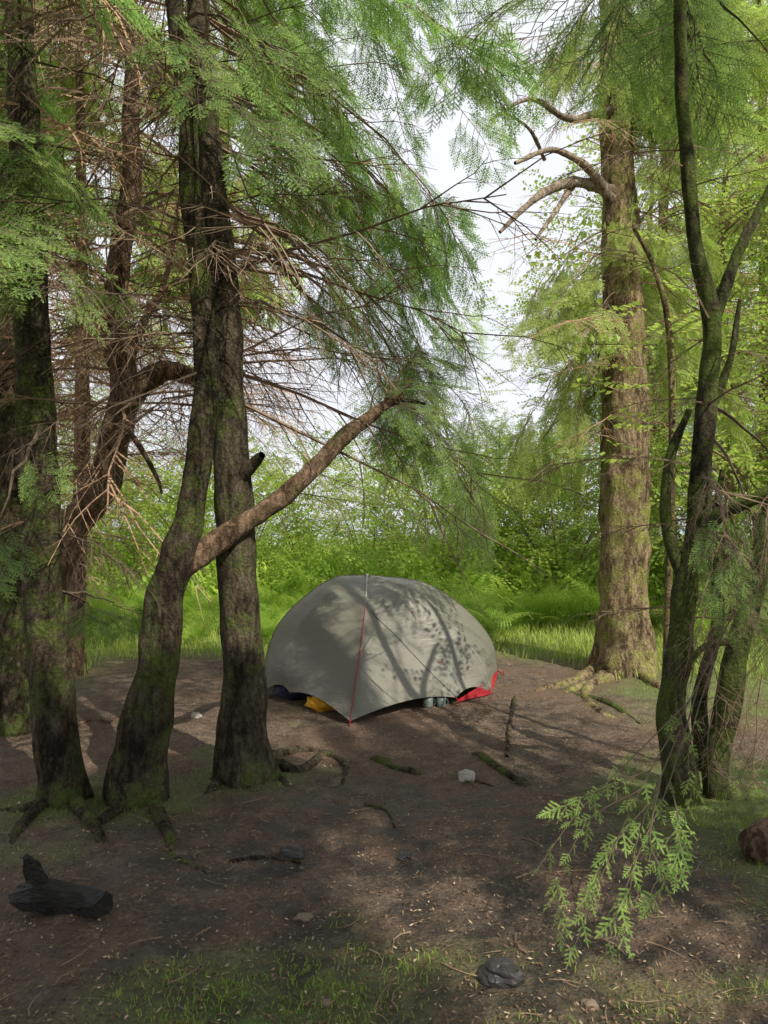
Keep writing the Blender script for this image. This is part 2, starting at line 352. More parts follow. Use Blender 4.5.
def deads(acc,P,z0,z1,n,s0,s1,az=None,avoid=2.6):
    for q in range(n):
        z=rng.uniform(z0,z1); s=path_at(P,z); a=rng.uniform(0,2*math.pi) if az is None else rng.uniform(*az); d=np.array([math.cos(a),math.sin(a),rng.uniform(-.35,.3)]); sc=rng.uniform(s0,s1)
        if near_view(s+nrm(d)*sc,avoid,.1): continue
        bake(acc,DB[rng.integers(3)],s,d,sc,0,.3)
def rootpart(par,pts,w,m,up=-.15):
    P=[]
    for k,(px,py) in enumerate(pts):
        Yv=gd(py); x=(px-384)/FP*Yv; P.append([x,Yv,gz(x,Yv)+w*up])
    P[0][2]+=w*.4; P[-1][2]-=w*1.0; P=np.array(P); R=np.linspace(w,w*.45,len(P)); V,T=trunk(P,R,12,.03,rough=.15,seed=w*99)
    a=Acc(); a.add(V,T); obj('root',a,m,par,True)
def newtree(name,bx,by,label,cat_,group=None): return empty(name,(bx,by,gz(bx,by)),label,cat_,group)
def trunkpart(root,P,R,m,name='trunk',**k):
    V,T=trunk(P,R,**k); a=Acc(); a.add(V,T); return obj(name,a,m,root,True)
def ext(P,R,top,r=.04,lean=(0,0)):
    e=P[-1]; dz=top-e[2]; return np.vstack([P,[e[0]+lean[0]*.5,e[1]+lean[1]*.5,e[2]+dz*.5],[e[0]+lean[0],e[1]+lean[1],top]]),np.append(R,[(R[-1]+r)/2,r])
def dense(P,n=200): return cat(P,n)
# ---- A
P,R=wpath([(64,830,60),(62,790,56),(52,700,50),(44,600,46),(40,500,44),(34,380,42),(28,250,38),(24,120,34),(20,0,30)],4.3,k=.84); P,R=ext(P,R,10)
tA=newtree('spruce_tree',-1.79,4.3,'dark straight spruce trunk with mossy foot, leftmost of the three front trunks','tree'); trunkpart(tA,P,R,M_barkA,flare=.5,seed=1,wob=.2)
D=dense(P); a=Acc()
region(a,D,(-30,120,80,280),(3.4,4.2),6,0,4,.2,.74,sag=.1,scale=.85)
region(a,D,(-60,-60,90,70),(3.6,4.8),2,1,5,.15,.6)
region(a,D,(-20,490,15,520),(3.4,3.7),1,0,3,.1,.65,scale=.6)
region(a,D,(75,600,120,615),(4.6,4.9),2,0,2,.3,.4,scale=.5,rise=.1)
crown(a,D,5.1,9.5,1.8,.6,7,2,4,.3)
obj('crown',a,[M_need,M_twigd],tA)
a=Acc(); deads(a,D,1.4,5,20,.5,1.0); obj('dead_branches',a,M_twigd,tA)
for r in ([(60,800),(25,812),(-10,808)],[(70,800),(95,830),(105,850)],[(50,800),(20,830),(10,850)]): rootpart(tA,r,.04,M_barkA,.1)
# ---- B leaning with limb
P,R=wpath([(136,830,74),(137,790,66),(146,720,54),(157,660,48),(168,600,46),(179,552,42),(188,520,34),(198,460,31),(206,400,29),(204,310,27),(192,210,25),(186,100,22),(176,0,20)],4.3,4.5,k=.83); P,R=ext(P,R,9)
tB=newtree('spruce_tree',-1.36,4.3,'leaning mossy trunk that forks low and sends one thick limb toward the tent','tree'); trunkpart(tB,P,R,M_barkA,flare=.45,seed=4,rough=.16,wob=.25)
D=dense(P)
Pl,Rl=wpath([(176,574,24),(190,562,29),(208,549,28),(234,530,26),(262,511,23),(290,490,22),(318,464,19),(342,440,18),(368,420,15),(390,402,11),(412,378,4)],4.38,5.0)
trunkpart(tB,Pl,Rl,M_barkD,name='limb',rough=.2,seed=8,sides=18,wob=.6)
Pl2,Rl2=wpath([(384,407,9),(402,400,6),(425,404,3)],4.95,5.1); trunkpart(tB,Pl2,Rl2,M_barkC,name='limb',sides=10)
a=Acc()
region(a,D,(190,20,300,170),(3.9,4.8),4,0,4,.3,.62,scale=.8)
DL=dense(Pl)
for q in range(8): grow(a,DL[160+q*4],at(rng.uniform(370,450),rng.uniform(330,430),rng.uniform(4.7,5.4)),0,3,.3,.62,scale=.55,rad=.006,filt=False)
crown(a,D,5.2,8.5,1.8,.6,6,2,4,.3)
obj('crown',a,[M_need,M_twigd],tB)
a=Acc(); deads(a,D,2.4,5.2,26,.5,1.1); deads(a,DL,1.7,2.2,5,.2,.5); obj('dead_branches',a,M_twigd,tB)
for r in ([(125,805),(100,825),(80,822)],[(155,810),(170,840),(172,860)]): rootpart(tB,r,.04,M_barkA,.1)
# ---- C
P,R=wpath([(246,795,66),(246,765,60),(245,700,52),(239,600,46),(234,500,44),(229,400,38),(225,300,34),(216,200,30),(206,100,27),(198,0,25)],4.7,k=.86); P,R=ext(P,R,11)
tC=newtree('spruce_tree',-.84,4.7,'straight spruce trunk with spreading roots, nearest to the tent on its left','tree'); trunkpart(tC,P,R,M_barkC,flare=.6,seed=9,wob=.2)
D=dense(P)
Ps,Rs=wpath([(240,478,18),(255,462,14),(262,455,9)],4.65,4.55); trunkpart(tC,Ps,Rs,M_barkC,name='branch_stub',sides=10)
a=Acc()
region(a,D,(290,150,430,290),(5,6.2),5,1,5,.55,.66,rise=.8,scale=.72)
region(a,D,(390,170,475,320),(5.2,6.4),6,1,5,.9,.66,rise=1.0,scale=.7)
region(a,D,(370,310,475,440),(5.4,6.6),7,0,4,.9,.62,rise=1.3,sag=.25,scale=.66)
region(a,D,(380,440,480,500),(6.4,7.6),6,0,4,1.,.58,rise=1.6,sag=.35,scale=.7)
region(a,D,(240,-40,480,110),(5,7),11,1,5,.45,.66,scale=.78)
crown(a,D,5.6,10.5,2.0,.6,8,2,4,.3)
obj('crown',a,[M_need,M_twig],tC)
a=Acc(); deads(a,D,2.2,5.4,62,.6,1.6); obj('dead_branches',a,M_twig,tC)
for r in ([(270,762),(300,768),(325,752),(345,762),(340,790)],[(235,770),(215,785),(200,800)],[(260,760),(300,748),(335,750)],[(255,770),(280,775),(290,790)]): rootpart(tC,r,.040,M_barkC,.15)
# ---- D curved trunk
P,R=wpath([(40,712,44),(42,640,40),(52,568,38),(66,535,38),(90,505,37),(110,468,36),(120,430,36),(122,395,34),(116,330,29),(118,270,26),(132,170,22),(130,80,18),(128,0,15)],6.0); P,R=ext(P,R,9)
tD=newtree('curved_tree',P[0][0],6.0,'crooked red-brown trunk bending in an S behind the front left trees','tree'); trunkpart(tD,P,R,M_barkD,flare=.25,seed=3,rough=.14,wob=.5)
D=dense(P)
Pl,Rl=wpath([(116,424,30),(130,396,29),(146,380,27),(165,371,24),(190,378,20),(215,392,12),(236,400,6)],6.0,6.1); trunkpart(tD,Pl,Rl,M_barkD,name='limb',rough=.15,sides=16,wob=.5)
Pl,Rl=wpath([(128,430,8),(145,455,6),(158,480,5),(162,494,3)],5.95); trunkpart(tD,Pl,Rl,M_barkD,name='limb',sides=8)
Pl,Rl=wpath([(124,390,12),(140,330,10),(165,280,7),(180,200,5)],6.1,6.5); trunkpart(tD,Pl,Rl,M_barkD,name='limb',sides=8)
a=Acc(); deads(a,D,2.4,6,90,.7,1.7); obj('dead_branches',a,M_twigr,tD)
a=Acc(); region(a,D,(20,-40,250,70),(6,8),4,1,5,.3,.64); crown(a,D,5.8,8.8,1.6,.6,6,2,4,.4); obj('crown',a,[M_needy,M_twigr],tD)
# ---- A0 leftmost
P,R=wpath([(8,760,46),(10,730,42),(10,600,34),(8,450,32),(4,300,28),(2,150,26),(0,0,24)],5.6); P,R=ext(P,R,9)
t=newtree('spruce_tree',P[0][0],5.6,'dark spruce trunk cut by the left edge of the view','tree'); trunkpart(t,P,R,M_barkA,flare=.4,seed=13)
D=dense(P); a=Acc(); deads(a,D,1.6,5.5,25,.6,1.3); obj('dead_branches',a,M_twigr,t)
a=Acc(); region(a,D,(-60,0,80,180),(5,6.5),3,1,5,.2,.6); crown(a,D,5.4,8.8,1.6,.6,6,2,4,.4); obj('crown',a,[M_need,M_twigd],t)
# ---- E
P,R=wpath([(626,695,80),(626,668,66),(623,600,52),(625,500,50),(624,400,47),(622,300,42),(619,200,36),(615,100,31),(612,0,26)],7.8,k=.93); P,R=ext(P,R,12)
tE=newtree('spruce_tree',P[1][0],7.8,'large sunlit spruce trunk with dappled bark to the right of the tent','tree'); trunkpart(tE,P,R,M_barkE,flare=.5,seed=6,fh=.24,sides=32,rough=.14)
D=dense(P)
for pts in ([(612,190,15),(575,182,12),(545,192,10),(520,212,7),(500,232,4)],[(612,200,12),(585,168,9),(550,150,7),(515,163,4)],[(612,110,10),(570,120,8),(530,100,5),(490,120,3)],[(545,160,5),(530,130,4),(505,112,2)],[(575,182,8),(560,205,6),(535,240,4)]):
    Pl,Rl=wpath(pts,7.7,7.0); trunkpart(tE,Pl,Rl,M_barkP,name='limb',sides=10,rough=.25,wob=1.5,seed=pts[0][1])
a=Acc()
region(a,D,(545,250,600,330),(7.2,8.4),6,1,4,.7,.72,rise=.6,scale=.75)
region(a,D,(525,370,600,450),(7.6,8.8),8,1,4,.8,.72,rise=1.1,scale=.8)
region(a,D,(650,240,720,400),(7.4,8.8),6,1,5,.6,.68,rise=1.)
region(a,D,(560,-20,760,100),(7.2,8.6),13,1,5,.5,.68)
region(a,D,(600,50,690,240),(7.1,7.6),6,1,4,.7,.7,rise=.4,scale=.65)
crown(a,D,6.8,11.5,2.0,.6,12,2,4,.5)
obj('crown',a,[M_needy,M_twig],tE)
a=Acc(); deads(a,D,2.6,7,28,.5,1.2); obj('dead_branches',a,M_twigr,tE)
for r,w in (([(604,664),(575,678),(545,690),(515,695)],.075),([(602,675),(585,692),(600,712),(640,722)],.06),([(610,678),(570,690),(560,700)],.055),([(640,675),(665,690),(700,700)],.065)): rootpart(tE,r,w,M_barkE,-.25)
# ---- F
P,R=wpath([(680,815,40),(678,780,36),(671,700,32),(685,610,29),(698,510,26),(705,410,23),(711,325,21),(694,230,17),(684,120,15),(680,0,14)],4.25); P,R=ext(P,R,8)
tF=newtree('mossy_tree',1.66,4.25,'slender dark mossy tree with several twisting stems at the right','tree'); trunkpart(tF,P,R,M_barkF,flare=.3,seed=21,rough=.16,sides=20,wob=.5)
DF=dense(P)
for pts,y0,y1 in (([(718,818,34),(719,770,30),(732,680,28),(748,610,25),(767,530,22),(790,440,18)],4.3,4.2),([(712,330,15),(732,268,13),(752,225,11),(785,160,8)],4.25,4.3),
  ([(690,600,18),(668,530,14),(670,460,12),(690,410,8)],4.25,4.4),([(700,535,16),(722,512,16),(750,500,15),(790,480,12)],4.25,4.0),([(704,770,20),(700,700,17),(718,620,13),(712,540,10),(722,470,6)],4.4,4.5),([(706,420,11),(730,360,8),(740,300,5)],4.3,4.4),([(735,640,10),(700,650,8),(680,690,6),(690,740,4)],4.1,3.8)):
    Pl,Rl=wpath(pts,y0,y1); trunkpart(tF,Pl,Rl,M_barkF,name='limb',sides=14,rough=.18,seed=pts[0][0],wob=.6)
a=Acc(); region(a,DF,(490,-40,700,70),(3.9,5.2),6,0,4,.3,.7,scale=.8); region(a,DF,(660,60,790,260),(4,5.4),5,0,4,.3,.66,filt=True)
region(a,DF,(715,420,790,640),(3.9,4.8),5,0,3,.5,.64,scale=.5)
crown(a,DF,5.2,7.8,2.0,.8,6,2,4,.5)
obj('crown',a,[M_need,M_twigd],tF)
a=Acc(); deads(a,DF,.9,5,34,.3,.8,avoid=2.2)
for q in range(30):
    s=at(rng.uniform(705,790),rng.uniform(470,720),rng.uniform(3.8,4.2)); bake(a,DB[rng.integers(3)],s,[rng.uniform(-.7,.1),rng.uniform(-.6,.1),-1.1],rng.uniform(.25,.5),0,.3)
obj('dead_branches',a,M_twig,tF)
a=Acc()
def hang(pts,ns,sc,ti):
    P=cat(np.array([at(*p) for p in pts]),24); V,T=tube(P,np.linspace(.0038,.0012,24),4); a.add(V,T,1,.3)
    for k in range(ns):
        i=int(6+17*k/(ns-1)); d=nrm(P[min(i+1,23)]-P[i-1]); s=np.array([-1 if k%2 else 1,rng.normal(0,.5),-.25]); f=d*.8+s*.5
        if k==ns-1: f=d
        bake(a,SPH[k%2],P[i],f,sc*rng.uniform(.45,1.2),ti+rng.uniform(-.2,.1),1.3,up=[0,-.5,.6])
for pts in ([(735,610,4.0),(690,700,3.5),(640,790,3.0),(600,880,2.8),(575,945,2.7)],[(700,680,3.6),(670,780,3.2),(640,850,2.9),(615,920,2.75),(595,990,2.7)],[(690,700,3.5),(630,760,3.1),(580,810,2.9),(540,865,2.8)],
            [(660,780,3.1),(650,840,2.9),(665,880,2.8),(650,905,2.8)],[(640,790,3.0),(590,820,2.9),(560,880,2.85),(560,930,2.8)],[(680,730,3.4),(640,830,3.0),(630,890,2.8),(620,950,2.75)],[(650,770,3.1),(600,790,2.95),(550,812,2.9)],[(670,780,3.1),(680,830,2.9),(676,875,2.85)],[(660,790,3.1),(610,850,2.9),(590,900,2.8)],[(720,640,3.9),(690,740,3.4),(690,800,3.2),(655,860,3.)]):
    hang(pts,14,.34,.92)
obj('hanging_bough',a,[M_need,M_twigd],tF)
P,R=wpath([(665,720,10),(668,600,9),(672,480,8),(670,340,8),(655,270,6),(632,225,4)],5.0); P[0][2]=0
t=newtree('sapling',P[0][0],5.0,'thin pale straight sapling stem left of the twisting mossy tree','sapling'); trunkpart(t,P,R,M_barkE,sides=10,rough=.06)
D=dense(P); a=Acc()
for q in range(46):
    z=rng.uniform(1.8,3.6); s=path_at(D,z); az=rng.uniform(0,6.3); dd=np.array([math.cos(az),math.sin(az),.1]); bake(a,LC[0],s+dd*rng.uniform(0,.4),dd,rng.uniform(.6,1),.6,.5)
obj('crown',a,[M_leaf,M_twig],t)
# ---- unseen trees added beside and behind the viewpoint to shade the foreground
for (bx,by,lab,n,r0,z0) in ((4.2,.2,'tall unseen spruce added outside the right edge of the view for shade',90,4.0,3.9),(1.9,-3.2,'tall unseen spruce added behind the viewpoint for shade',95,4.0,4.0),(-3.2,.4,'tall unseen spruce added outside the left edge of the view for shade',55,3.8,4.2)):
    P=np.array([[bx,by,-.1],[bx,by,1],[bx+.1,by,5],[bx,by+.1,12]],float); R=np.array([.26,.2,.16,.04]); t=newtree('spruce_tree',bx,by,lab,'tree'); trunkpart(t,P,R,M_barkA,flare=.4,seed=bx,sides=18)
    a=Acc(); crown(a,dense(P),z0,11,r0,1.2,n,2,5,.3,scale=1.7); obj('crown',a,[M_need,M_twigd],t)
# ------------------------------------------------------------- background trees
def bgspruce(seed,dm,fm,z0):
    t=newtree('background_spruce',0,0,'x','tree'); t.location=(0,0,0)
    P=np.array([[0,0,-.1],[.03,0,1],[.1*seed,.05,4],[.05,0,11]],float); trunkpart(t,P,np.array([.15,.12,.10,.03]),M_barkD,flare=.35,seed=seed,sides=14,step=.1)
    D=dense(P); a=Acc()
    for q in range(70):
        z=rng.uniform(1.5,5.5); az=rng.uniform(0,6.3); bake(a,DB[rng.integers(3)],path_at(D,z),[math.cos(az),math.sin(az),rng.uniform(-.3,.2)],rng.uniform(.8,1.7),0,.3)
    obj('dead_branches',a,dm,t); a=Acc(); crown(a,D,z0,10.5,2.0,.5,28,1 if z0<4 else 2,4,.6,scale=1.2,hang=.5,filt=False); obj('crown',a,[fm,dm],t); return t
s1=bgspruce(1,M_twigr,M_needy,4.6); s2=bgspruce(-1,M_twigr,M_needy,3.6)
def place(t,x,y,rz,sc,lab,first):
    if first: t.location=(x,y,gz(x,y)); t.rotation_euler=(0,0,rz); t.scale=(sc,)*3; t['label']=lab; return t
    return dup(t,(x,y,gz(x,y)),rz,sc,lab)
for i,(px,d,which,sc,lab) in enumerate([(74,7.6,0,.7,'thin reddish spruce trunk rising behind the leftmost front trunk'),(225,15,0,1.1,'distant spruce hidden behind the straight front trunk'),(20,11,1,1.1,'background spruce at the far left with drooping green boughs'),
    (760,12,1,1,'background spruce right of the large sunlit trunk'),(-60,12,1,1.1,'distant spruce beyond the left edge of the view'),(668,15.5,1,1.2,'distant spruce just right of the large sunlit trunk')]):
    t=(s1,s2)[which]; place(t,(px-384)/FP*d,d,i*1.3,sc,lab,i in (0,2))
def leafy(seed,H,rw,blobs,z0,nper,ls):
    t=newtree('leafy_tree',0,0,'x','tree'); t.location=(0,0,0); r=np.random.default_rng(seed)
    P=np.array([[0,0,-.1],[.1,0,H*.3],[-.05,.05,H*.6],[.05,0,H*.9]]); trunkpart(t,P,np.array([.09,.07,.05,.02])*H/6,M_barkE,flare=.3,sides=12,step=.1); D=dense(P); a=Acc()
    for b in range(blobs):
        z=r.uniform(z0,H); rr=rw*(1-.5*abs((z-z0)/(H-z0)-.4)); az=r.uniform(0,6.3); c=np.array([math.cos(az),math.sin(az),0])*rr*r.uniform(.2,1)+[0,0,z]; s=path_at(D,max(.4,z-.5))
        V,T=tube([s,(s+c)/2+[0,0,.1],c],[.02,.012,.005],4); a.add(V,T,1,0)
        n=nper; off=r.normal(0,1,(n,3))*np.array([.42,.42,.24])*ls; out_=nrm(off+.001)+r.normal(0,.4,(n,3)); out_[:,2]*=.5
        bake(a,LC[b%3],c+off,out_,r.uniform(.8,1.4,n),r.uniform(.25,.85)+r.uniform(-.15,.15,n),.5)
    obj('crown',a,[M_leaf,M_twig],t); return t
l1=leafy(1,8,2.3,60,1.6,22,1.1); l2=leafy(2,7,2.0,50,1.4,22,1.1)
for i,(px,d,w,sc,lab) in enumerate([(725,10.5,0,.95,'bright leafy tree behind the twisting mossy stems'),(580,15,1,.85,'light green leafy tree just left of the large sunlit trunk'),(850,10,1,.95,'bright leafy tree at the far right edge'),(650,17,0,1.25,'tall pale leafy tree far behind the large sunlit trunk'),(500,21,1,.6,'small distant leafy tree beyond the ferns right of the tent'),(850,14,0,1.2,'distant leafy tree beyond the right edge'),(90,16,1,.6,'small distant leafy tree behind the crooked trunk')]):
    place((l1,l2)[w],(px-384)/FP*d,d,i*2.1,sc,lab,i<2)
def shrub(seed,H,W,n):
    t=newtree('shrub',0,0,'x','shrub'); t.location=(0,0,0); r=np.random.default_rng(seed); a=Acc()
    for k in range(7):
        az=r.uniform(0,6.3); e=np.array([math.cos(az)*W*.6,math.sin(az)*W*.6,H*r.uniform(.6,.95)]); V,T=tube([[0,0,-.05],e*.5+[0,0,.15],e],[.018,.012,.004],4); a.add(V,T)
    obj('stem',a,M_twig,t); a=Acc()
    az=r.uniform(0,6.3,n); rr=np.sqrt(r.uniform(0,1,n))*W; z=r.uniform(.05,1,n); rr*=np.sqrt(np.clip(1-(z*.85)**2,.05,1))*(1+.25*np.sin(az*3+seed)); p=np.stack([np.cos(az)*rr,np.sin(az)*rr,z*H*(1+.15*np.sin(az*2+seed*2))],-1)
    o=np.stack([np.cos(az),np.sin(az),r.uniform(-.1,1,n)],-1); bake(a,LC[seed%3],p,o,r.uniform(.7,1.3,n),.5+.3*np.sin(p[:,0]*5)*np.cos(p[:,2]*4)+r.uniform(-.15,.15,n),.5)
    obj('foliage',a,[M_leaf,M_twig],t); return t
sh=[shrub(1,2.2,1.3,520),shrub(2,2.7,1.4,600),shrub(3,1.8,1.2,440)]
SL=['leafy shrub behind the crooked trunk at the left','tall shrub at the left edge beyond the bracken','low shrub between the front trunks beyond the bracken','leafy shrub behind the straight trunk beyond the bracken','shrub just above the tent roof to its left','tall shrub above the middle of the tent','low shrub above the right end of the tent','shrub in the gap between tent and large sunlit trunk','shrub beside the large sunlit trunk on its left','shrub right behind the large sunlit trunk','shrub behind the twisting mossy stems','shrub at the right edge beyond the grass','low shrub outside the left edge','distant shrub by the lake above the tent','distant shrub by the lake at the left','distant shrub by the lake at the right']
for i,(px,d,w,sc) in enumerate([(95,12.5,0,1),(15,12,1,1),(165,13.5,2,1.2),(235,12.8,0,1.1),(310,13.5,1,1),(370,14.5,1,1),(440,13,0,1.1),(500,14,2,1.3),(560,12.5,0,1.1),(640,12,1,1),(710,11.5,0,1.1),(770,11,1,1),(-50,11,0,1),(400,18,1,1.2),(130,18,1,1.2),(520,18,1,1.2)]):
    place(sh[w],(px-384)/FP*d,d,i*1.7,sc,SL[i],i in (0,1,2))
# ------------------------------------------------------------- ferns
fm=[]
for s in range(3):
    a=Acc(); n=8; az=np.arange(n)*2*math.pi/n+rng.uniform(-.35,.35,n); bake(a,FR,np.stack([np.cos(az)*.03,np.sin(az)*.03,az*0],-1),np.stack([np.cos(az),np.sin(az),rng.uniform(0,.8,n)],-1),rng.uniform(.7,1.15,n),.45+rng.uniform(-.25,.35,n),.25)
    fm.append(mesh_from('fern',a.tpl(),[M_fern]))
k=0
for q in range(145):
    px=rng.uniform(30,790); d=rng.uniform(9.0,12.2); x=(px-384)/FP*d
    if 510<px<700 and d<10.4: continue
    o=bpy.data.objects.new('fern',fm[k%3]); C.objects.link(o); o.location=(x,d,gz(x,d)); o.rotation_euler=(0,0,rng.uniform(0,6.3)); o.scale=(rng.uniform(.5,.9)*(1+.16*(d-9)),)*3; k+=1
    if px<300: tag(o,'green bracken fern in the bracken bed left of the tent','fern','bracken ferns left of the tent')
    elif px<500: tag(o,'green bracken fern in the bracken bed directly behind the tent','fern','bracken ferns behind the tent')
    else: tag(o,'green bracken fern in the bracken bed right of the tent','fern','bracken ferns right of the tent')
a=Acc(); n=3000; dd=rng.uniform(11.3,20,n); x=rng.uniform(-.62,.62,n)*dd; az=rng.uniform(0,6.3,n)
bake(a,FRL,np.stack([x,dd,np.array([gz(u,v) for u,v in zip(x,dd)])],-1),np.stack([np.cos(az),np.sin(az),rng.uniform(-.1,1.1,n)],-1),rng.uniform(.9,2.0,n),.45+rng.uniform(-.25,.45,n),.25)
tag(obj('undergrowth',a,M_fern),'mass of bracken and undergrowth beyond the clearing','undergrowth',kind='stuff')
# ------------------------------------------------------------- grass & litter
def blades(pts,h0,h1,w,tl,th,name,label):
    n=len(pts); az=rng.uniform(0,6.3,n); h=rng.uniform(h0,h1,n); ln=rng.uniform(.2,.9,n)*h; s=np.stack([-np.sin(az),np.cos(az),az*0],-1)*w; f=np.stack([np.cos(az),np.sin(az),az*0],-1)
    b=pts; mdd=b+f*(ln*.35)[:,None]+np.array([0,0,1])*(h*.6)[:,None]; tp=b+f*ln[:,None]+np.array([0,0,1])*(h*.95)[:,None]
    V=np.stack([b-s,b+s,mdd+s*.7,mdd-s*.7,tp],1).reshape(-1,3); T0=np.array([[0,1,2],[0,2,3],[3,2,4]]); T=(T0[None]+(np.arange(n)*5)[:,None,None]).reshape(-1,3)
    a=Acc(); a.add(V,T,0,np.repeat(rng.uniform(tl,th,n),5)); tag(obj(name,a,M_grass),label,'grass',kind='stuff')
pts=[]
while len(pts)<34000:
    y=2.1+10*rng.random()**1.5; x=rng.uniform(-.62,.62)*y
    if rng.random()<(green(x,y)-.12)*1.1*(.25+1.6*max(0,nz(x*6,y*6,31)+.3)): pts.append([x,y,gz(x,y)-.005])
pts=np.array(pts); far=pts[:,1]>7.4
blades(pts[far],.05,.18,.005,.5,1.05,'grass','bright grass growing between the clearing and the bracken')
blades(pts[~far],.008,.036,.0022,.2,.75,'short_grass','sparse short grass and moss on the bare earth of the clearing')
M_lit,nt=mat('leaf_litter'); f=attr(nt); out(nt,princ(nt,ramp(nt,f,[(0,(.035,.022,.014)),(.5,(.15,.085,.05)),(.85,(.30,.19,.11)),(1,(.55,.44,.30))]),.8).outputs[0])
n=32000; y=2.1+8*rng.random(n)**1.4; x=rng.uniform(-.6,.6,n)*y; z=np.array([gz(u,v)+.004 for u,v in zip(x,y)]); az=rng.uniform(0,6.3,n); L=rng.uniform(.004,.014,n); W=rng.uniform(.0008,.0045,n)
f=np.stack([np.cos(az),np.sin(az),rng.normal(0,.25,n)],-1)*L[:,None]; s=np.stack([-np.sin(az),np.cos(az),rng.normal(0,.3,n)],-1)*W[:,None]; b=np.stack([x,y,z+rng.uniform(.001,.008,n)],-1)
a=Acc(); a.add(np.stack([b-f,b+s,b+f,b-s],1).reshape(-1,3),(np.array([[0,1,2],[0,2,3]])[None]+(np.arange(n)*4)[:,None,None]).reshape(-1,3),0,np.repeat(rng.random(n),4)); tag(obj('leaf_litter',a,M_lit),'brown needles and leaf litter scattered over the clearing','litter',kind='stuff')
a=Acc()
for q in range(460):
    y=2.1+7*rng.random()**1.3; x=rng.uniform(-.6,.6)*y; az=rng.uniform(0,6.3); l=rng.uniform(.03,.16); cu=rng.normal(0,.25); P=[[x+math.cos(az+cu*k)*l*k/3,y+math.sin(az+cu*k)*l*k/3,0] for k in range(4)]
    for p in P: p[2]=gz(p[0],p[1])+.009
    V,T=tube(P,np.linspace(.003,.0012,4)*rng.uniform(.5,1.3),4); a.add(V,T)
tag(obj('fallen_twigs',a,M_twig),'small fallen twigs littering the bare earth','twigs',kind='stuff')
def stick(pts,w,label,m=M_barkA,name='fallen_stick'):
    P=[]
    for (px,py) in pts:
        Yv=gd(py); x=(px-384)/FP*Yv; P.append([x,Yv,gz(x,Yv)+w*(.5 if name=='fallen_stick' else .0)])
    if name!='fallen_stick': P[-1][2]-=w; P[0][2]-=w
    P=np.array(P); V,T=trunk(P,np.linspace(w,w*.6,len(P)),10,.03,rough=.3,seed=pts[0][0],wob=1); a=Acc(); a.add(V,T); tag(obj(name,a,m,None,True,base=P[0]),label,'stick' if name=='fallen_stick' else 'root')
stick([(515,700),(510,725),(507,752)],.018,'grey stick lying on the earth right of the tent pointing at the viewer',M_barkC)
stick([(370,755),(378,757),(395,765),(415,768),(422,769)],.035,'short mossy root surfacing in front of the tent',M_barkA,'surface_root')
stick([(472,750),(480,752),(505,768),(525,780),(530,784)],.035,'mossy root surfacing right of the pale stone',M_barkA,'surface_root')
stick([(160,850),(180,862),(200,872),(216,886)],.014,'thin curved root on the earth below the leaning trunk',M_barkC,'surface_root')
stick([(365,805),(385,812),(395,830)],.010,'thin crooked twig on the earth left of the small dark stones',M_barkC)
stick([(500,783),(470,775),(455,790)],.012,'thin root curving around the pale stone',M_barkA,'surface_root')
stick([(560,690),(610,705),(650,730)],.035,'long mossy root lying right of the sunlit earth patch',M_barkF,'surface_root')
stick([(230,865),(262,858),(300,862)],.010,'thin grey twig lying left of the dark stone',M_barkC)
stick([(60,735),(88,722),(112,724)],.018,'short dead stick on the earth behind the leftmost front trunk',M_barkD)
def rock(px,py,wpx,label,m,flat=.6,seed=0,name='stone'):
    Yv=gd(py); x=(px-384)/FP*Yv; r=wpx/2/FP*Yv; nu,nv=20,12; V=[]
    for i in range(nv+1):
        ph=math.pi*i/nv
        for j in range(nu):
            th=2*math.pi*j/nu; d=Vector((math.sin(ph)*math.cos(th),math.sin(ph)*math.sin(th),math.cos(ph))); k=1+.35*noise.noise(d*1.3+Vector((seed,0,0)))+.15*noise.noise(d*3.5+Vector((0,seed,0)))
            dd=[abs(v)**.8*(1 if v>0 else -1) for v in d]; V.append([dd[0]*r*k,dd[1]*r*k*.8,dd[2]*r*k*flat])
    i=(np.arange(nv)[:,None]*nu+np.arange(nu)[None]); j=(np.arange(nv)[:,None]*nu+(np.arange(nu)[None]+1)%nu); i=i.ravel();j=j.ravel()
    T=np.concatenate([np.stack([i,i+nu,j+nu],-1),np.stack([i,j+nu,j],-1)]); a=Acc(); a.add(V,T); o=obj(name,a,m,smooth=False); o.location=(x,Yv,gz(x,Yv)+r*flat*.45); tag(o,label,'stone')
M_st=simple('pale_stone',(.42,.39,.34),.85,30,.3,.5,.01); M_sd=simple('dark_stone',(.035,.032,.032),.4,25,.5,.8,.01,.5); M_sb=simple('brown_stone',(.2,.15,.11),.8,30,.4,.6,.01)
rock(466,774,17,'pale rounded stone on the bare earth in front of the tent',M_st,.75,1); rock(501,984,40,'black wet stone at the bottom of the clearing',M_sd,.6,2); rock(292,856,25,'dark stone in the middle of the clearing',M_sd,.6,3)
rock(404,859,14,'small dark stone right of the larger dark one',M_sd,.6,4); rock(304,918,18,'small flat brown stone in the foreground',M_sb,.4,5); rock(196,717,10,'small pale stone left of the straight trunk',M_st,.6,6); rock(590,1010,16,'brown stone at the bottom edge below the hanging bough',M_sb,.5,7); rock(326,1003,12,'tiny grey stone near the bottom edge',M_sb,.5,8); rock(436,740,9,'small brown stone in front of the tent door',M_sb,.5,9)
M_char,nt=mat('charcoal'); v=mapping(nt,(.35,1,1)); vo=nt.nodes.new('ShaderNodeTexVoronoi'); vo.feature='DISTANCE_TO_EDGE'; vo.inputs['Scale'].default_value=60; nt.links.new(v,vo.inputs['Vector']); nn=noi(nt,v,45,6,.75)
